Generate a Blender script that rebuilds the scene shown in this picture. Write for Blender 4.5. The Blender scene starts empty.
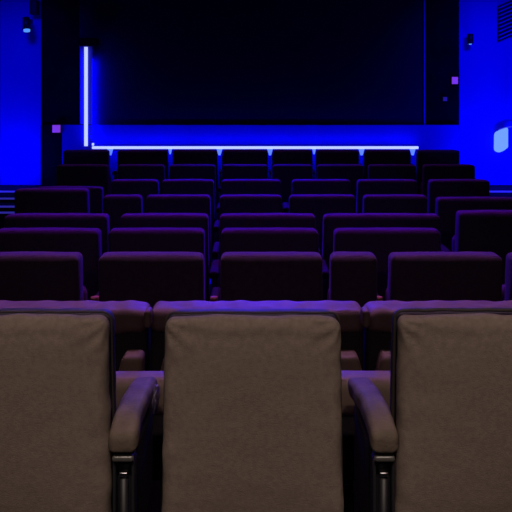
import bpy, bmesh, math, random
from mathutils import Vector, noise
random.seed(7)
S = bpy.context.scene
C = S.collection
F = 700.0; CX = 256.0; HY = 90.0; CZ = 1.86      # focal length in pixels, principal point, eye height

def X(px, d): return (px - CX) / F * d
def Z(py, d): return CZ - (py - HY) / F * d

# ------------------------------------------------------------------ materials
def mat(name, col, rough=0.8, metal=0.0, sheen=0.0, sheen_tint=(1, 1, 1), noise_scale=0, noise_amt=0.25,
        bump=0.0, bump_scale=200, emit=None, estr=0, spec=0.5):
    m = bpy.data.materials.new(name); m.use_nodes = True
    nt = m.node_tree; b = nt.nodes['Principled BSDF']
    b.inputs['Base Color'].default_value = (*col, 1)
    b.inputs['Roughness'].default_value = rough
    b.inputs['Metallic'].default_value = metal
    b.inputs['Specular IOR Level'].default_value = spec
    b.inputs['Sheen Weight'].default_value = sheen
    b.inputs['Sheen Tint'].default_value = (*sheen_tint, 1)
    b.inputs['Sheen Roughness'].default_value = 0.45
    tc = nt.nodes.new('ShaderNodeTexCoord')
    if noise_scale:
        n = nt.nodes.new('ShaderNodeTexNoise'); n.inputs['Scale'].default_value = noise_scale
        n.inputs['Detail'].default_value = 6
        r = nt.nodes.new('ShaderNodeMapRange')
        r.inputs['From Min'].default_value = 0.3; r.inputs['From Max'].default_value = 0.7
        r.inputs['To Min'].default_value = 1 - noise_amt; r.inputs['To Max'].default_value = 1 + noise_amt
        mx = nt.nodes.new('ShaderNodeVectorMath'); mx.operation = 'SCALE'
        mx.inputs[0].default_value = col
        nt.links.new(tc.outputs['Object'], n.inputs['Vector'])
        nt.links.new(n.outputs['Fac'], r.inputs['Value'])
        nt.links.new(r.outputs['Result'], mx.inputs['Scale'])
        nt.links.new(mx.outputs['Vector'], b.inputs['Base Color'])
    if bump:
        n2 = nt.nodes.new('ShaderNodeTexNoise'); n2.inputs['Scale'].default_value = bump_scale
        n2.inputs['Detail'].default_value = 4
        bp = nt.nodes.new('ShaderNodeBump'); bp.inputs['Strength'].default_value = bump
        bp.inputs['Distance'].default_value = 0.004
        nt.links.new(tc.outputs['Object'], n2.inputs['Vector'])
        nt.links.new(n2.outputs['Fac'], bp.inputs['Height'])
        nt.links.new(bp.outputs['Normal'], b.inputs['Normal'])
    if emit:
        b.inputs['Emission Color'].default_value = (*emit, 1)
        b.inputs['Emission Strength'].default_value = estr
    return m

M = {}
M['suede'] = mat('brown_suede', (0.21, 0.165, 0.14), 0.95, noise_scale=70, noise_amt=0.12, bump=0.35, bump_scale=260, spec=0.15)
M['suede_arm'] = mat('brown_arm_leather', (0.125, 0.095, 0.075), 0.75, noise_scale=18, noise_amt=0.25, bump=0.5, bump_scale=90, spec=0.3)
M['shell'] = mat('dark_back_shell', (0.045, 0.04, 0.05), 0.6, spec=0.3)
M['pipe'] = mat('dark_piping', (0.04, 0.033, 0.03), 0.6, spec=0.3)
M['sofa'] = mat('mauve_leather', (0.165, 0.115, 0.085), 0.6, noise_scale=14, noise_amt=0.12, bump=0.3, bump_scale=60, spec=0.25)
M['velvet'] = mat('dark_velvet', (0.10, 0.066, 0.088), 0.95, sheen=0.12, sheen_tint=(0.7, 0.45, 0.8), noise_scale=40, noise_amt=0.1, spec=0.08)
M['velvet_seat'] = mat('dark_velvet_seat', (0.09, 0.05, 0.07), 0.95, sheen=0.1, sheen_tint=(0.7, 0.45, 0.8), spec=0.08)
M['plastic'] = mat('black_plastic', (0.02, 0.02, 0.024), 0.28, spec=0.6)
M['arm'] = mat('dark_arm_pad', (0.022, 0.018, 0.022), 0.85, spec=0.08)
M['metal'] = mat('dark_metal', (0.12, 0.12, 0.14), 0.35, metal=0.8)
M['chrome'] = mat('worn_chrome', (0.5, 0.5, 0.52), 0.25, metal=1.0)
M['tan'] = mat('tan_wood', (0.42, 0.2, 0.07), 0.6, noise_scale=30, noise_amt=0.3)
M['carpet'] = mat('dark_carpet', (0.02, 0.018, 0.025), 1.0, noise_scale=60, noise_amt=0.4, bump=0.5, bump_scale=300, spec=0.05)
M['bluewall'] = mat('blue_painted_wall', (0.02, 0.02, 0.62), 0.85, noise_scale=2.5, noise_amt=0.04, spec=0.05)
M['stagewall'] = mat('blue_stage_panel', (0.02, 0.02, 0.55), 0.8, noise_scale=3, noise_amt=0.05, spec=0.05)
M['darkwall'] = mat('black_wall', (0.006, 0.006, 0.010), 0.95, noise_scale=4, noise_amt=0.3, spec=0.03)
M['sidewall'] = mat('dark_blue_side_wall', (0.02, 0.02, 0.07), 0.95, noise_scale=4, noise_amt=0.1, spec=0.03)
M['screen'] = mat('dark_screen', (0.012, 0.012, 0.045), 0.9, noise_scale=3, noise_amt=0.08, spec=0.05)
M['ledplate'] = mat('blue_led_channel', (0.05, 0.05, 0.6), 0.5, spec=0.2)
M['trimblue'] = mat('blue_screen_trim', (0.06, 0.06, 0.9), 0.5)
M['led'] = mat('led_tube', (0.5, 0.6, 0.9), 0.4, emit=(0.42, 0.50, 1.0), estr=1.3)
M['gapglow'] = mat('painted_gap_glow', (0.4, 0.5, 0.9), 0.4, emit=(0.12, 0.25, 1.0), estr=1.0)  # emission imitating strip light that shows between seats
M['lampglow'] = mat('lamp_diffuser', (0.5, 0.6, 0.9), 0.4, emit=(0.19, 0.42, 1.0), estr=0.85)
M['violetglow'] = mat('violet_sign_glow', (0.2, 0.05, 0.4), 0.5, emit=(0.30, 0.06, 0.75), estr=0.6)
M['violetdim'] = mat('violet_sign_dim', (0.1, 0.03, 0.2), 0.5, emit=(0.10, 0.06, 0.75), estr=0.12)
M['lens'] = mat('lens_glow', (0.3, 0.5, 0.9), 0.3, emit=(0.12, 0.45, 0.95), estr=0.7)
M['sidepanel'] = mat('dark_blue_panel', (0.015, 0.015, 0.10), 0.9, spec=0.05)
M['captab'] = mat('shiny_dark_tab', (0.09, 0.085, 0.08), 0.25, spec=0.8)
M['sofaback_shade'] = mat('sofa_back_painted_shade', (0.035, 0.028, 0.035), 0.9, noise_scale=40, noise_amt=0.15, spec=0.1)  # shade below the lit top roll, put into a darker base colour
M['black'] = mat('black_housing', (0.008, 0.008, 0.01), 0.5)
M['nosing'] = mat('edge_painted_glow', (0.35, 0.33, 0.5), 0.4, emit=(0.035, 0.03, 0.42), estr=0.6)  # faint blue emission stands in for light catching the pale edges
M['step'] = mat('dark_step_carpet', (0.03, 0.025, 0.05), 1.0, noise_scale=50, noise_amt=0.3, spec=0.05)

# ------------------------------------------------------------------ helpers
def link(name, bm, m, parent=None, loc=None, smooth=True):
    bmesh.ops.recalc_face_normals(bm, faces=bm.faces)
    me = bpy.data.meshes.new(name); bm.to_mesh(me); bm.free()
    me.materials.append(m)
    if smooth:
        for p in me.polygons: p.use_smooth = True
    o = bpy.data.objects.new(name, me); C.objects.link(o)
    if parent: o.parent = parent
    if loc: o.location = loc
    return o

def thing(name, label, cat, loc, group=None):
    o = bpy.data.objects.new(name, None); C.objects.link(o)
    o.empty_display_size = 0.05
    o.location = loc; o['label'] = label; o['category'] = cat
    if group: o['group'] = group
    return o

def tag(o, label, cat, group=None):
    o['label'] = label; o['category'] = cat
    if group: o['group'] = group
    return o

def add_box(bm, x0, x1, y0, y1, z0, z1, bev=0.0, seg=2):
    r = bmesh.ops.create_cube(bm, size=1.0)
    vs = r['verts']
    for v in vs:
        v.co = Vector(((x0+x1)/2 + v.co.x*(x1-x0), (y0+y1)/2 + v.co.y*(y1-y0), (z0+z1)/2 + v.co.z*(z1-z0)))
    if bev:
        es = set(e for v in vs for e in v.link_edges)
        bmesh.ops.bevel(bm, geom=list(es), offset=bev, segments=seg, affect='EDGES', profile=0.5)

def box(name, x0, x1, y0, y1, z0, z1, m, parent=None, bev=0.0, seg=2):
    bm = bmesh.new(); add_box(bm, x0, x1, y0, y1, z0, z1, bev, seg)
    return link(name, bm, m, parent, smooth=bool(bev))

def struct(o):
    o['kind'] = 'structure'; return o

def samples(a, r, n):
    k = 5
    edge = [-a + r*(1-math.cos(i*math.pi/2/k)) for i in range(k)]
    mid = [-(a-r) + 2*(a-r)*i/n for i in range(n+1)]
    return edge + mid + [-e for e in reversed(edge)]

def pad_bm(w, dp, h, r, bulge=(0, 0, 0), taper=0.0, wr=0.0, n=(8, 2, 8), seed=0, bend=None, bm=None, off=(0, 0, 0)):
    """padded block: width w (x), depth dp (y), height h (z) centred at origin; rounded, puffed, tapered, wrinkled"""
    own = bm is None
    if own: bm = bmesh.new()
    A = (w/2, dp/2, h/2); R = min(r, *[a*0.98 for a in A])
    L = [samples(A[i], R, n[i]) for i in range(3)]
    cache = {}
    def vert(p):
        key = tuple(round(c, 6) for c in p)
        if key in cache: return cache[key]
        inner = Vector([max(-(A[i]-R), min(A[i]-R, p[i])) for i in range(3)])
        d = Vector(p) - inner
        q = inner + (d.normalized()*R if d.length > 1e-9 else Vector((0, 0, 0)))
        u = [max(-1, min(1, q[i]/A[i])) for i in range(3)]
        g = [(1-u[i]**4) for i in range(3)]
        q.y += bulge[1]*(1 if u[1] > 0 else -1)*abs(u[1])*g[0]*g[2]
        q.z += bulge[2]*(1 if u[2] > 0 else -1)*abs(u[2])*g[0]*g[1]
        q.x += bulge[0]*(1 if u[0] > 0 else -1)*abs(u[0])*g[1]*g[2]
        q.x *= 1 - taper*u[2]
        if wr:
            nv = Vector((q.x*16+seed, q.y*16, q.z*16))
            edge = max(abs(u[0]), abs(u[2]))**6
            q += wr*(0.35+edge)*noise.noise_vector(nv)
        if bend: q = bend(q)
        v = bm.verts.new(q + Vector(off)); cache[key] = v
        return v
    for ax in range(3):
        a, b = [i for i in range(3) if i != ax]
        for s in (-1, 1):
            for i in range(len(L[a])-1):
                for j in range(len(L[b])-1):
                    q = []
                    for (ii, jj) in ((i, j), (i+1, j), (i+1, j+1), (i, j+1)):
                        p = [0, 0, 0]; p[ax] = s*A[ax]; p[a] = L[a][ii]; p[b] = L[b][jj]
                        q.append(vert(p))
                    try: bm.faces.new(q)
                    except ValueError: pass
    return bm

def cyl(bm, p0, p1, r0, r1=None, seg=20, cap=True):
    r1 = r0 if r1 is None else r1
    p0 = Vector(p0); p1 = Vector(p1); ax = (p1-p0).normalized()
    t = ax.orthogonal().normalized(); b = ax.cross(t)
    rings = []
    for p, r in ((p0, r0), (p1, r1)):
        rings.append([bm.verts.new(p + (t*math.cos(a)+b*math.sin(a))*r) for a in [2*math.pi*i/seg for i in range(seg)]])
    for i in range(seg):
        bm.faces.new((rings[0][i], rings[0][(i+1) % seg], rings[1][(i+1) % seg], rings[1][i]))
    if cap:
        bm.faces.new(list(reversed(rings[0]))); bm.faces.new(rings[1])

def tube(bm, pts, r, seg=8, closed=False):
    pts = [Vector(p) for p in pts]; n = len(pts); rings = []
    for i, p in enumerate(pts):
        a = pts[(i-1) % n] if (closed or i > 0) else p
        c = pts[(i+1) % n] if (closed or i < n-1) else p
        t = (c-a).normalized(); up = Vector((0, 1, 0))
        s = t.cross(up)
        if s.length < 1e-4: s = t.cross(Vector((1, 0, 0)))
        s.normalize(); u = s.cross(t)
        rings.append([bm.verts.new(p + (s*math.cos(k*2*math.pi/seg)+u*math.sin(k*2*math.pi/seg))*r) for k in range(seg)])
    m = n if closed else n-1
    for i in range(m):
        A_, B_ = rings[i], rings[(i+1) % n]
        for k in range(seg):
            bm.faces.new((A_[k], A_[(k+1) % seg], B_[(k+1) % seg], B_[k]))
    if not closed:
        bm.faces.new(list(reversed(rings[0]))); bm.faces.new(rings[-1])

# ------------------------------------------------------------------ setting
HW = 3.80
STEP_Y = 2.60        # the last rows stand on a raised platform behind this line
struct(box('floor', -HW, HW, STEP_Y, 10.6, -0.2, 0.0, M['carpet']))
struct(box('trim_1', -HW, HW, -1.6, STEP_Y, -0.2, 0.26, M['carpet']))   # raised rear platform
struct(box('ceiling', -HW, HW, -1.6, 10.6, 3.9, 4.05, M['darkwall']))
struct(box('wall_left', -HW-0.15, -HW, -1.6, 10.6, -0.2, 4.05, M['sidewall']))
struct(box('wall_right', HW, HW+0.15, -1.6, 10.6, -0.2, 4.05, M['sidewall']))
struct(box('wall_back', -HW, HW, -1.75, -1.6, -0.2, 4.05, M['darkwall']))
struct(box('wall_front', -HW, HW, 10.6, 10.75, -0.2, 4.05, M['darkwall']))
WL = X(41.5, 9.73); WR = X(459.3, 9.73)
struct(box('wall_front_left', -HW, WL, 9.8, 10.6, 0.53, 3.9, M['bluewall']))
struct(box('wall_front_right', WR, HW, 9.8, 10.6, 0.53, 3.9, M['bluewall']))
# raised ledges under the two blue wing walls, and the stage between them
struct(box('trim_2', -HW, WL, 9.47, 10.6, 0.0, 0.525, M['step']))
struct(box('trim_3', WR, HW, 9.47, 10.6, 0.0, 0.525, M['step']))
SF = 9.66; SD = 9.70
ZS = Z(125, SF)
# stage: low platform with blue front panel
st = thing('stage', 'low stage with a bright blue front panel below the dark screen', 'stage', (0, SF, 0))
def local(o, st): o.parent = st; o.matrix_parent_inverse.identity(); o.location = -Vector(st.location); return o
local(box('front_panel', X(62, SF), X(459, SF), SF, SF+0.03, 0.002, ZS, M['stagewall']), st)
local(box('deck', WL+0.01, WR-0.01, SF+0.031, 9.729, ZS-0.06, ZS-0.012, M['darkwall']), st)
local(box('side_panel', WL+0.01, X(61.8, SF), SF, SF+0.03, 0.002, ZS+0.0, M['darkwall']), st)
struct(box('trim_4', WL+0.002, X(78, SF), SD+0.0, 9.729, ZS+0.002, 3.9, M['darkwall']))

# black masking wall carrying the screen
SD = 9.70
mask = struct(box('wall_stage_back', WL+0.002, WR-0.002, 9.73, 10.598, 0.0, 3.9, M['darkwall']))
scr = thing('projection_screen', 'huge dark unlit cinema screen filling the front wall', 'screen', (0, SD, ZS))
sx0, sx1 = X(79, SD), X(423.6, SD)
local(box('screen_surface', sx0, sx1, SD, 9.729, ZS+0.0005, 3.6, M['screen']), scr)
bm = bmesh.new()
add_box(bm, sx1+0.002, sx1+0.014, SD-0.02, SD+0.029, ZS+0.0, 3.6)
local(link('edge_trim', bm, M['trimblue'], smooth=False), scr)
scr_trim_x = sx1 + 0.012

# LED strips ---------------------------------------------------------------
LD = 9.58
lz = Z(148.2, LD)
hl = thing('led_strip', 'long glowing horizontal blue white light strip along the stage front', 'light strip', (0, LD, lz))
bm = bmesh.new()
add_box(bm, X(92, LD), X(418.5, LD), LD-0.012, LD+0.012, lz-0.010, lz+0.026, 0.008, 2)
local(link('tube', bm, M['led']), hl)
bm = bmesh.new()
add_box(bm, X(92, LD), X(418.5, LD), LD+0.014, SF-0.001, lz-0.02, lz+0.02)
local(link('mounting_rail', bm, M['ledplate'], smooth=False), hl)
for px in (110.3, 170.2, 219.5, 270, 314, 361.5, 412.5):  # added glowing wedges: strip light leaking through the seat gaps, modelled as shapes
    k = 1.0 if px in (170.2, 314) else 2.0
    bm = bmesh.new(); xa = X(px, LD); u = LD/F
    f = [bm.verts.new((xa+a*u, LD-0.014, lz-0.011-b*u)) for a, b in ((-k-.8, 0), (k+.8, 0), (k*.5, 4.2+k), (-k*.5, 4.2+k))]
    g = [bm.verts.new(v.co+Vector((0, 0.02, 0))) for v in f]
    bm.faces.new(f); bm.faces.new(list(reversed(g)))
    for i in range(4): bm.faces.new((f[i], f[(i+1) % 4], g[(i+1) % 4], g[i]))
    local(link('gap_glow', bm, M['gapglow'], smooth=False), hl)
bm = bmesh.new(); add_box(bm, X(92, LD), X(94, LD), LD-0.012, LD+0.012, lz+0.036, lz+0.07, 0.004)
local(link('end_clip', bm, M['led']), hl)
VD = 9.62
vx = X(86, VD)
vl = thing('led_strip', 'vertical glowing blue white light strip at the left edge of the screen', 'light strip', (vx, VD, Z(147, VD)))
bm = bmesh.new(); cyl(bm, (vx, VD, Z(146, VD)), (vx, VD, Z(47, VD)), 0.024)
local(link('tube', bm, M['led']), vl)
bm = bmesh.new()
add_box(bm, X(79.3, VD), X(92, VD), VD+0.031, VD+0.045, ZS+0.01, Z(46, VD))
local(link('mounting_channel', bm, M['ledplate'], smooth=False), vl)
bm = bmesh.new()
add_box(bm, X(78.5, VD), X(97, VD), VD-0.05, 9.699, Z(45.6, VD), Z(38, VD), 0.01)
local(link('end_box', bm, M['darkwall']), vl)
# side steps ---------------------------------------------------------------
for side, xa, xb, lab in ((-1, -HW+0.01, WL-0.02, 'shallow dark steps with pale edges at far left below blue wall'),
                          (1, WR+0.02, HW-0.01, 'shallow dark steps with pale edges at far right below blue wall')):
    t = thing('side_steps', lab, 'steps', ((xa+xb)/2, 9.2, 0), 'steps beside the stage')
    zs = [0.505, 0.44, 0.38, 0.32]; ys = [191, 198, 206, 212]
    ds = [F*(CZ-z)/(y-HY) for z, y in zip(zs, ys)]
    back = 9.465
    for z, d in zip(zs, ds):
        local(box('step', xa, xb, d, back, 0.002, z-0.001, M['step']), t)
        local(box('nosing', xa, xb, d-0.012, d-0.001, z-0.018, z+0.004, M['nosing']), t)
        back = d - 0.013

# fixtures on the walls ----------------------------------------------------
d = 9.55
def at(px, py, d): return Vector((X(px, d), d, Z(py, d)))
sp = thing('spotlight', 'small black cylinder spotlight with cyan lens, high on left blue wall', 'spotlight', at(27, 24, d))
bm = bmesh.new(); cyl(bm, at(26, 17.5, d), at(27.2, 29.5, d)+Vector((0, -0.02, 0)), 0.045, 0.055)
local(link('housing', bm, M['black']), sp)
bm = bmesh.new(); cyl(bm, at(27.3, 29.7, d)+Vector((0, -0.02, 0)), at(27.5, 31.6, d)+Vector((0, -0.025, 0)), 0.045, 0.042)
local(link('lens', bm, M['lens']), sp)
bm = bmesh.new(); add_box(bm, X(24.5, d), X(27, d), d+0.02, 9.798, Z(22, d), Z(18, d), 0.005)
local(link('bracket', bm, M['black']), sp)
sk = thing('wall_speaker', 'small black box speaker beside spotlight, top of left blue wall', 'speaker', at(34, 15, 9.65))
local(box('cabinet', X(30, 9.65), X(37.5, 9.65), 9.62, 9.76, Z(14.5, 9.65), Z(0, 9.65), M['black'], bev=0.012), sk)
local(box('bracket', X(33, 9.65), X(35, 9.65), 9.761, 9.799, Z(9, 9.65), Z(5, 9.65), M['metal']), sk)
local(box('grille', X(31, 9.65), X(36.5, 9.65), 9.612, 9.62, Z(13, 9.65), Z(1.5, 9.65), M['pipe'], bev=0.003), sk)
sq = thing('spotlight', 'small black downlight on the right blue wall beside the stage', 'spotlight', at(470, 39, 9.7))
bm = bmesh.new(); cyl(bm, at(470.3, 34, 9.68), at(470.3, 43.6, 9.68), 0.042)
local(link('housing', bm, M['black']), sq)
bm = bmesh.new(); cyl(bm, at(470.3, 43.7, 9.68), at(470.3, 44.6, 9.68), 0.018)
local(link('lens', bm, M['lens']), sq)
bm = bmesh.new(); add_box(bm, X(469, 9.7), X(471.5, 9.7), 9.72, 9.799, Z(40, 9.7), Z(37, 9.7))
local(link('bracket', bm, M['black'], smooth=False), sq)
# vent grille
vt = thing('vent_grille', 'louvred vent grille high on the right blue wall', 'vent', at(505, 40, 9.78))
vx0, vx1 = X(497.5, 9.78), HW-0.03
bm = bmesh.new()
def quadprism(bm, a, b, c, dd, y0, y1):
    f = [bm.verts.new((p[0], y0, p[1])) for p in (a, b, c, dd)]
    g = [bm.verts.new((p[0], y1, p[1])) for p in (a, b, c, dd)]
    bm.faces.new(f); bm.faces.new(list(reversed(g)))
    for i in range(4): bm.faces.new((f[i], f[(i+1) % 4], g[(i+1) % 4], g[i]))
slope = 0.42
def vz(py, x): return Z(py, 9.78) + (x-vx0)*slope
quadprism(bm, (vx0, vz(42, vx0)), (vx1, vz(42, vx1)), (vx1, vz(6, vx1)), (vx0, vz(6, vx0)), 9.775, 9.799)
local(link('backing', bm, M['black'], smooth=False), vt)
for k in range(9):
    py = 39.5 - k*3.9
    bm = bmesh.new()
    quadprism(bm, (vx0+0.01, vz(py+0.6, vx0)), (vx1, vz(py+0.6, vx1)), (vx1, vz(py-0.6, vx1)), (vx0+0.01, vz(py-0.6, vx0)), 9.75, 9.774)
    local(link('louvre', bm, M['bluewall'], smooth=False), vt)
# wall lamp on the right
wl = thing('wall_lamp', 'pale glowing curved wall lamp at right edge on blue wall', 'lamp', at(502, 152, 9.7))
bm = bmesh.new()
poly = [(495.6, 134.5), (497, 132.2), (507.2, 127.6), (508.3, 128.5), (508.3, 147.5), (503.5, 151), (499, 152.6), (496, 151.3), (495.4, 149)]
f = [bm.verts.new(at(a, b, 9.66)) for a, b in poly]; g = [bm.verts.new(at(a, b, 9.66)+Vector((0, 0.07, 0))) for a, b in poly]
bm.faces.new(f); bm.faces.new(list(reversed(g)))
for i in range(len(f)): bm.faces.new((f[i], f[(i+1) % len(f)], g[(i+1) % len(f)], g[i]))
bmesh.ops.bevel(bm, geom=[e for e in bm.edges], offset=0.008, segments=2, affect='EDGES')
local(link('diffuser', bm, M['lampglow']), wl)
local(box('back_plate', X(498, 9.75), X(507, 9.75), 9.74, 9.799, Z(145, 9.75), Z(133, 9.75), M['trimblue'], bev=0.01), wl)
bm = bmesh.new(); tube(bm, [at(498.5+i*1.9, 129.8-3.2*math.sin(i/8*math.pi*0.5), 9.7) for i in range(9)], 0.008)
local(link('hood_rim', bm, M['nosing']), wl)
# small violet signs
def sign(px0, px1, py0, py1, d, m, lab, deep=9.7295):
    t = thing('indicator_light', lab, 'light', (X((px0+px1)/2, d), d, Z(py1, d)))
    local(box('housing', X(px0-0.6, d), X(px1+0.6, d), d, deep, Z(py1+0.6, d), Z(py0-0.6, d), M['black']), t)
    local(box('face', X(px0, d), X(px1, d), d-0.012, d-0.001, Z(py1, d), Z(py0, d), m, bev=0.003), t)
sign(52.5, 60.5, 125, 132.5, 9.62, M['violetglow'], 'small violet glowing square on black wall left of the screen', 9.659)
sign(451.8, 457.8, 77, 84, 9.70, M['violetglow'], 'small bright violet light on black strip right of screen')
sign(443, 447, 97, 101, 9.70, M['violetdim'], 'tiny dim violet light lowest on black strip right of screen')

# ------------------------------------------------------------------ row seats
def row_seat(px0, px1, ytop, d, label, group, arms=('R',), gapR=None, gapL=None, tan=False, folded=True):
    x0, x1 = X(px0, d+0.04), X(px1, d+0.04); w = x1-x0; cx = (x0+x1)/2
    zt = Z(ytop, d+0.075) - 0.004
    t = thing('cinema_seat', label, 'seat', (cx, d, 0), group)
    h = zt - 0.30
    dp = 0.13
    sd = random.random()*50
    lean = 0.05
    def bend(q):
        q = q.copy(); q.y -= lean*(q.z/h)            # top leans back towards the viewer
        return q
    bm = pad_bm(w, dp, h, 0.030, bulge=(0, 0.018, 0.004), taper=0.012, wr=0.002, n=(8, 1, 8), seed=sd, bend=bend)
    link('backrest', bm, M['velvet'], t, (0, dp/2+lean/2, 0.30+h/2))
    # piping round the rear edge of the back
    # tipped-up seat cushion in front of the back
    bm = pad_bm(w*0.92, 0.12, 0.40, 0.045, bulge=(0, 0.012, 0.004), n=(6, 1, 6), wr=0.002, seed=sd+3)
    link('seat_cushion', bm, M['velvet_seat'], t, (0, dp+0.085+lean, 0.58))
    bm = bmesh.new()
    add_box(bm, -w*0.40, w*0.40, 0.03, 0.20, 0.22, 0.296, 0.01)
    link('seat_frame', bm, M['metal'], t)
    for s in (-1, 1):
        bm = bmesh.new()
        add_box(bm, s*w*0.36-0.02, s*w*0.36+0.02, 0.09, 0.15, 0.012, 0.219, 0.004)
        add_box(bm, s*w*0.36-0.04, s*w*0.36+0.04, 0.03, 0.24, 0.0, 0.0115, 0.002)
        link('leg', bm, M['metal'], t)
    az = zt - 0.275
    for side in arms:
        g = (gapR if side == 'R' else gapL) or 0.07
        if g < 0.042: continue
        aw = min(0.07, g*0.62); s = 1 if side == 'R' else -1
        ax = s*(w/2*1.012 + g/2)
        bm = pad_bm(aw, 0.34, 0.045, 0.018, n=(2, 6, 1), bulge=(0, 0, 0.004))
        link('armrest', bm, M['arm'], t, (ax, 0.27, az-0.022))
        bm = bmesh.new()
        add_box(bm, ax-aw*0.30, ax+aw*0.30, 0.16, 0.38, 0.012, az-0.050, 0.008)
        add_box(bm, ax-aw*0.40, ax+aw*0.40, 0.12, 0.42, 0.0, 0.0115, 0.002)
        link('arm_support', bm, M['plastic'], t)
        if tan:
            bm = bmesh.new(); cyl(bm, (ax, 0.16, az+0.001), (ax, 0.16, az+0.022), aw*0.36, aw*0.40)
            link('cup_ring', bm, M['tan'], t)
    return t

ORD = ['first', 'second', 'third', 'fourth', 'fifth', 'sixth', 'seventh', 'eighth']
def row(rowname, d, ytop, spans, group, tan=False, names=None):
    n = len(spans)
    for i, s in enumerate(spans):
        px0, px1 = s[0], s[1]; yt = s[2] if len(s) > 2 else ytop; dd = s[3] if len(s) > 3 else d
        gR = None; gL = None; arms = []
        if i < n-1 and len(spans[i+1]) < 4 and len(s) < 4:
            gR = X(spans[i+1][0], d) - X(px1, d); arms.append('R')
        else:
            gR = 0.08
            if len(s) < 4: arms.append('R')
        if i == 0 or len(s) > 3 and i == 0: gL = 0.08; arms.append('L')
        lab = names[i] if names else f'dark violet cinema seat in {rowname}, {ORD[i]} from the left'
        row_seat(px0, px1, yt, dd, lab, group, arms, gR, gL, tan)

row('the row nearest the stage', 8.8, 149.8,
    [(63, 109), (117.5, 168), (172.5, 217.5), (222, 268), (272, 312.5), (316, 359), (364, 411), (417, 459.5)], 'seats in the row nearest the stage')
row('the second row from the stage', 8.0, 164.3,
    [(56.5, 108), (117.5, 164.5), (169.5, 215.5), (222, 268), (272.5, 312.5), (317, 364), (368.5, 416), (423.5, 475)], 'seats in the second row from the stage')
row('the third row from the stage', 6.65, 179.3,
    [(36, 102.5, 186.3), (111, 158.5), (161.5, 214), (221, 281.3), (291.8, 350.8), (357.3, 417.5), (429, 489.5)], 'seats in the third row from the stage')
row('the fourth row from the stage', 5.9, 194.7,
    [(14.5, 88, 188.2), (103, 141.5), (146, 210.5), (219.5, 282), (289, 356), (363.5, 427.5), (437, 516, 197)], 'seats in the fourth row from the stage')
row('the fifth row from the stage', 4.95, 213.6,
    [(4, 108), (120, 208.5), (219, 316), (323, 440.5), (458, 545, 210.5)], 'seats in the fifth row from the stage')
row('the sixth row from the stage', 4.25, 228.3,
    [(-6, 99.5), (108, 204.5), (220.5, 319), (334, 441)], 'seats in the sixth row from the stage')
row('the third row from the viewer', 3.6, 252.7,
    [(-24, 80), (98.5, 204), (220, 323), (330.5, 377), (390, 502), (510, 615)], 'seats in the third row from the viewer', tan=True,
    names=['dark plum cinema seat at far left, third row from viewer',
           'dark plum wide seat left of centre, behind the brown centre seat, third row from viewer',
           'dark plum wide seat at centre, third row from viewer',
           'narrow dark plum seat right of centre, third row from viewer',
           'dark plum widest seat with blue lit left side, third row from viewer',
           'sliver of dark plum seat at right edge, third row from viewer'])

# ------------------------------------------------------------------ wide mauve row (row in front of the brown seats)
d1 = 2.86
for i, (p0, p1, lab) in enumerate(((-76, 146, 'wide mauve seat back at left, beyond the left brown seat'),
                                   (148.5, 365.5, 'wide mauve seat back at centre, beyond the middle brown seat'),
                                   (368, 588, 'wide mauve seat back at right, beyond the right brown seat'))):
    x0, x1 = X(p0, d1), X(p1, d1); w = x1-x0; zt = Z(302, d1+0.12) - 0.003
    t = thing('sofa_seat', lab, 'seat', ((x0+x1)/2, d1, 0), 'wide mauve seats behind the brown row')
    h = zt-0.24
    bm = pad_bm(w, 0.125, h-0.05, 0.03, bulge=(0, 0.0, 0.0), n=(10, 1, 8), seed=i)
    link('backrest', bm, M['sofaback_shade'], t, (0, 0.085, 0.24+(h-0.05)/2))
    bm = pad_bm(w, 0.17, 0.095, 0.034, bulge=(0, 0.0, 0.003), n=(60, 4, 1), wr=0.006, seed=i*7+2)
    link('head_roll', bm, M['sofa'], t, (0, 0.085, zt-0.0475))
    bm = pad_bm(w*0.97, 0.5, 0.16, 0.05, bulge=(0, 0, 0.01), n=(8, 6, 1))
    link('seat_cushion', bm, M['velvet_seat'], t, (0, 0.40, 0.36))
    bm = bmesh.new(); add_box(bm, -w*0.45, w*0.45, 0.03, 0.5, 0.06, 0.235, 0.01)
    link('base', bm, M['plastic'], t)
    for sx in (-1, 1):
        bm = bmesh.new(); add_box(bm, sx*w*0.40-0.03, sx*w*0.40+0.03, 0.08, 0.4, 0.0, 0.059, 0.006)
        link('leg', bm, M['metal'], t)
    # short rear pads flanking the joints between seats, just behind the back
    db = 2.74
    for (q0, q1, sl) in {0: ((115, 142, -1),), 1: ((157, 184, -1), (338, 365.5, 1)), 2: ((376.5, 404, -1),)}[i]:
        a, b = X(q0, db), X(q1, db); pw = b-a
        zt2 = Z(357.3, db); hh = 0.15
        def bend(q, sl=sl, pw=pw, hh=hh):
            q = q.copy(); u = (q.z/hh + .5)
            if sl*q.x > 0: q.x -= sl*0.028*u*u*(abs(q.x)/(pw/2))
            return q
        bm = pad_bm(pw, 0.10, hh, 0.022, n=(3, 2, 3), bend=bend)
        link('arm_pad', bm, M['sofa'], t, ((a+b)/2-(x0+x1)/2, db+0.05-d1, zt2-hh/2))
# small rolled joints between the wide seats
for px, lab in ((147.0, 'left'), (366.6, 'right')):
    bm = pad_bm(0.030, 0.07, 0.07, 0.014, n=(1, 1, 3), wr=0.003, seed=px, off=(X(px, d1-0.08), d1-0.045, Z(317, d1-0.04)))
    tag(link('joint_pad', bm, M['sofa']), f'small rounded pad in the {lab} joint between wide mauve seats', 'pad')

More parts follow.
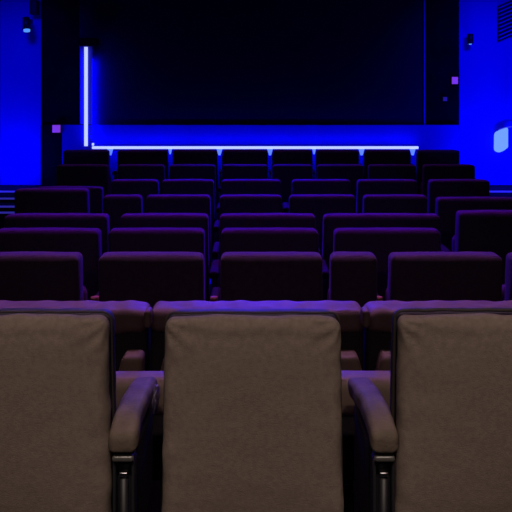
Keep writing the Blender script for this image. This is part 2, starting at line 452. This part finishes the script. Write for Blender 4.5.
# padded rail at the platform edge
dr = 2.50
rt = thing('padded_rail', 'mauve padded rail crossing low between brown seats and wide mauve seats', 'rail', (0, dr, 0.26))
bm = pad_bm(4.2, 0.12, 0.125, 0.035, bulge=(0, 0.004, 0.004), n=(40, 2, 2), wr=0.002, off=(0, 0, 0))
link('pad', bm, M['sofa'], rt, (0, 0.0, Z(373, dr+0.02)-0.0625-0.26))
for xx in (-1.7, -0.85, 0.0, 0.85, 1.7):
    bm = bmesh.new(); add_box(bm, xx-0.02, xx+0.02, -0.02, 0.02, 0.0, Z(373, dr+0.02)-0.26-0.127, 0.004)
    link('post', bm, M['metal'], rt)

# ------------------------------------------------------------------ brown near row
d0 = 1.93; PF = 0.26
def near_seat(p0, p1, ytop, lab, arm, idx):
    x0, x1 = X(p0, d0), X(p1, d0); w = x1-x0; zt = Z(ytop, d0+0.03) - 0.015
    t = thing('recliner_seat', lab, 'seat', ((x0+x1)/2, d0, PF), 'brown seats in the nearest row')
    zb = 0.62                                   # bottom of the back (world)
    h = zt-zb
    # rear suede panel, the face the photograph shows
    def crease(q):
        q = q.copy()
        if q.y < 0:
            for s in (-1, 1):
                dx = w/2 - s*q.x; dz = h/2 - q.z          # distances from the upper corner
                if 0 <= dx < 0.16 and 0 <= dz < 0.16:
                    r = math.hypot(dx, dz); a = math.atan2(dz, dx)
                    env = math.exp(-((r-0.06)/0.035)**2)
                    q.y += 0.0035*env*math.sin(a*11 + r*30 + idx + s)
            q.y += 0.0015*math.exp(-((h/2-q.z-0.045)/0.012)**2)*(1+noise.noise(Vector((q.x*9, idx, 0))))
        return q
    bm = pad_bm(w, 0.060, h, 0.026, bulge=(0.0, 0.014, 0.003), taper=0.022, wr=0.004, n=(48, 2, 56), seed=idx*11, bend=crease)
    link('back_panel', bm, M['suede'], t, (0, 0.03, zb+h/2-PF))
    # dark shell in front of it, a little larger
    bm = pad_bm(w+0.002, 0.085, h, 0.035, bulge=(0, 0.01, 0.002), taper=0.026, wr=0.0015, n=(12, 2, 12), seed=idx*5)
    link('backrest', bm, M['shell'], t, (0, 0.104, zb+h/2-PF-0.006))
    # piping around the panel seam
    bm = bmesh.new(); pts = []
    hw = w/2; r = 0.026; zz0, zz1 = zb-PF+0.03, zt-PF
    def xw(z): return hw*(1-0.022*((z-(zb-PF))/h*2-1)) + 0.002
    pts.append((-xw(zz0), 0.062, zz0))
    for k in range(12): z = zz0+(zz1-r-zz0)*(k+1)/12; pts.append((-xw(z), 0.062, z))
    for k in range(1, 7):
        a = math.pi/2*k/6; pts.append((-xw(zz1)+r-r*math.cos(a), 0.062, zz1-r+r*math.sin(a)+0.002))
    for k in range(1, 24):
        u = k/24; xx = -xw(zz1)+r+(2*xw(zz1)-2*r)*u
        pts.append((xx, 0.062, zz1+0.002+0.0025*noise.noise(Vector((xx*14, idx, 0)))))
    for k in range(0, 7):
        a = math.pi/2*(1-k/6); pts.append((xw(zz1)-r+r*math.cos(a), 0.062, zz1-r+r*math.sin(a)+0.002))
    for k in range(12): z = zz1-r-(zz1-r-zz0)*(k+1)/12; pts.append((xw(z), 0.062, z))
    if idx == 3:      # loose, slightly ruffled edge on the right seat
        pts = [(a, b, c+0.004+0.003*noise.noise(Vector((a*30, 3, c*4)))) for a, b, c in pts]
    tube(bm, pts, 0.0050 if idx == 3 else 0.0032, 8)
    link('piping', bm, M['pipe'], t)
    # tipped-up seat cushion
    bm = pad_bm(w*0.9, 0.13, 0.36, 0.05, bulge=(0, 0.01, 0.004), n=(6, 2, 6))
    link('seat_cushion', bm, M['suede_arm'], t, (0, 0.235, 0.30))
    bm = bmesh.new(); add_box(bm, -w*0.42, w*0.42, 0.02, 0.30, 0.07, 0.118, 0.01)
    link('seat_frame', bm, M['metal'], t)
    for s in (-1, 1):
        bm = bmesh.new(); add_box(bm, s*w*0.38-0.02, s*w*0.38+0.02, 0.08, 0.24, 0.0, 0.069, 0.005)
        add_box(bm, s*w*0.38-0.015, s*w*0.38+0.015, 0.05, 0.10, 0.119, 0.36, 0.004) 
        link('leg', bm, M['metal'], t)
    if arm:
        cx = (x0+x1)/2
        # arm: near end px -> far end px
        s, an, af, hwn, hwf = arm     # near centre x, far centre x (world), half widths
        L0, L1 = -0.015, 0.40
        AZ = Z(444, d0) - PF + 0.030
        def bendf(q):
            q = q.copy(); u = (q.y-0)/(L1-L0)+0.5
            u = max(0, min(1, u))
            f = u*u*(3-2*u)
            wsc = (hwn*(1-u)+hwf*u)/hwn
            q.x = q.x*wsc + (an+(af-an)*f-cx)
            drop = 0.022*max(0, 1-u/0.28)**2          # near end rolls down
            q.z += -drop + 0.016*math.sin(math.pi*min(1, u*1.1)) - 0.030*u
            q.y += (L0+L1)/2
            return q
        bm = pad_bm(hwn*2, L1-L0, 0.060, 0.018, n=(5, 16, 3), wr=0.003, seed=idx*3+1, bulge=(0, 0, 0.005), bend=bendf, off=(0, 0, AZ-0.005))
        arm_o = link('armrest', bm, M['suede_arm'], t)
        # pale tucked tab and black bracket under the near end
        ax = an-cx
        bm = pad_bm(hwn*1.55, 0.05, 0.018, 0.008, n=(3, 2, 1), off=(ax, 0.018, AZ-0.070))
        link('arm_cap', bm, M['captab'], t)
        bm = bmesh.new()
        add_box(bm, ax-0.030, ax-0.022, 0.006, 0.05, 0.02, AZ-0.080, 0.003)
        add_box(bm, ax+0.022, ax+0.030, 0.006, 0.05, 0.02, AZ-0.080, 0.003)
        add_box(bm, ax-0.0215, ax+0.0215, 0.030, 0.05, 0.02, AZ-0.080, 0.003)
        add_box(bm, ax-0.045, ax+0.045, -0.01, 0.30, 0.0, 0.019, 0.004)
        link('arm_support', bm, M['plastic'], t)
        bm = bmesh.new(); cyl(bm, (ax, 0.014, 0.03), (ax, 0.014, AZ-0.13), 0.012)
        link('gas_strut', bm, M['black'], t)
        bm = bmesh.new(); add_box(bm, ax-0.012, ax+0.012, 0.004, 0.024, AZ-0.125, AZ-0.112, 0.003)
        link('bolt', bm, M['chrome'], t)
        bm = pad_bm(hwn*1.5, 0.30, 0.30, 0.02, n=(2, 3, 3), off=(ax+(af-an)*0.5, 0.22, AZ-0.215))
        link('side_panel', bm, M['black'], t)
    return t

near_seat(-73, 108, 311, 'brown suede seat back at left edge with armrest on its right', (1, X(123, d0), X(146.5, 2.34), 0.039, 0.040), 1)
near_seat(162, 343, 311.5, 'brown suede seat back in the middle, fully in view', None, 2)
near_seat(398, 580, 310.5, 'brown suede seat back at right edge with armrest on its left', (-1, X(384.5, d0), X(358.5, 2.34), 0.037, 0.039), 3)

# crumpled plastic cloth caught between left armrest and middle seat
bm = bmesh.new()
bmesh.ops.create_icosphere(bm, subdivisions=4, radius=1.0)
for v in bm.verts:
    n = noise.noise(v.co*2.2)*0.35 + noise.noise(v.co*5)*0.22
    v.co = Vector((v.co.x*0.011, v.co.y*0.045, v.co.z*0.042))*(1+n)
cl = link('crumpled_cloth', bm, mat('dark_crinkled_cloth', (0.10, 0.08, 0.13), 0.3, spec=0.6, bump=0.8, bump_scale=120))
cl.location = (X(155.5, 2.24), 2.24, Z(399, 2.24))
tag(cl, 'crumpled shiny dark cloth tucked beside the left armrest', 'cloth')

# ------------------------------------------------------------------ camera
cam = bpy.data.cameras.new('camera'); co = bpy.data.objects.new('camera', cam); C.objects.link(co)
co.location = (0, 0, CZ); co.rotation_euler = (math.pi/2, 0, 0)
cam.sensor_width = 36; cam.lens = F/512*36
cam.shift_y = -(256-HY)/512; cam.clip_start = 0.02
S.camera = co

# ------------------------------------------------------------------ lights
def area(name, loc, target, sx, sy, power, col, spread=180):
    l = bpy.data.lights.new(name, 'AREA'); l.shape = 'RECTANGLE'; l.size = sx; l.size_y = sy
    l.energy = power; l.color = col; l.spread = math.radians(spread)
    o = bpy.data.objects.new(name, l); C.objects.link(o); o.location = loc
    o.rotation_euler = (Vector(target)-Vector(loc)).to_track_quat('-Z', 'Y').to_euler()
    return o
BLUE = (0.0, 0.0, 1.0)
area('stage_blue', (0, 9.4, 3.1), (0, 6.3, 1.0), 1.2, 0.3, 75, BLUE, 70)
# LED strip output: up/back on the stage panel, and out over the seats
area('led_wash_up', (X(255, LD), LD-0.05, lz+0.06), (X(255, LD), SF, lz+0.35), 4.4, 0.03, 9, BLUE)
area('led_wash_out', (X(255, LD), LD-0.06, lz+0.06), (X(255, LD), 6.0, 1.0), 4.4, 0.05, 30, BLUE)
area('led_wash_down', (X(255, LD), LD-0.03, lz-0.05), (X(255, LD), SF, lz-0.3), 4.4, 0.03, 6, BLUE)
area('led_wash_vertical', (vx+0.09, 9.645, 1.73), (vx+0.12, SD, 1.73), 0.02, 1.1, 9, BLUE)
area('led_wash_vertical_left', (vx-0.035, VD-0.035, 1.75), (vx-0.08, SF, 1.75), 0.02, 1.25, 0.6, BLUE)
# blue uplights washing the wing walls
area('uplight_left', (-3.35, 9.1, 0.75), (-3.45, 9.8, 1.3), 0.6, 0.1, 14, BLUE)
area('uplight_right', (3.3, 9.0, 0.75), (3.3, 9.8, 1.5), 0.7, 0.1, 26, BLUE)
area('wall_wash_right', (3.1, 8.3, 3.3), (3.3, 9.8, 1.9), 0.4, 0.2, 11, BLUE, 100)
area('wall_wash_left', (-3.1, 8.3, 3.3), (-3.4, 9.8, 1.6), 0.4, 0.2, 8, BLUE, 100)
# violet ceiling lights over the seating
for y, ty, p in ((9.3, 7.8, 9), (8.0, 6.2, 13), (6.6, 5.0, 15), (5.4, 4.0, 13)):
    area('ceiling_violet', (0, y, 3.85), (0, ty, 0.9), 5.0, 0.15, p, (0.38, 0.03, 1.0), 55)
area('ceiling_mauve', (0, 4.3, 3.85), (0, 2.9, 0.9), 3.5, 0.2, 9, (0.85, 0.40, 0.90), 50)
# warm house downlights behind the viewer, falling on the nearest seat backs
for x in (-0.95, -0.32, 0.32, 0.95):
    l = bpy.data.lights.new('house_downlight', 'SPOT'); l.energy = 92; l.color = (1.0, 0.80, 0.68)
    l.spot_size = math.radians(38); l.spot_blend = 1.0; l.shadow_soft_size = 0.05
    o = bpy.data.objects.new('house_downlight', l); C.objects.link(o); o.location = (x, 0.2, 3.6)
    o.rotation_euler = (Vector((x, 1.80, 0.50))-Vector(o.location)).to_track_quat('-Z', 'Y').to_euler()

area('rear_warm_fill', (0, -1.2, 3.2), (0, 3.0, 0.8), 3.0, 0.3, 3.5, (1.0, 0.76, 0.66), 140)  # added fill without a fixture, lifts the dark row backs slightly

w = bpy.data.worlds.new('world'); S.world = w; w.use_nodes = True
w.node_tree.nodes['Background'].inputs[0].default_value = (0.2, 0.1, 0.6, 1)
w.node_tree.nodes['Background'].inputs[1].default_value = 0.002
S.view_settings.view_transform = 'Standard'; S.view_settings.look = 'None'
S.view_settings.gamma = 1; S.view_settings.exposure = 0; S.view_settings.use_curve_mapping = False
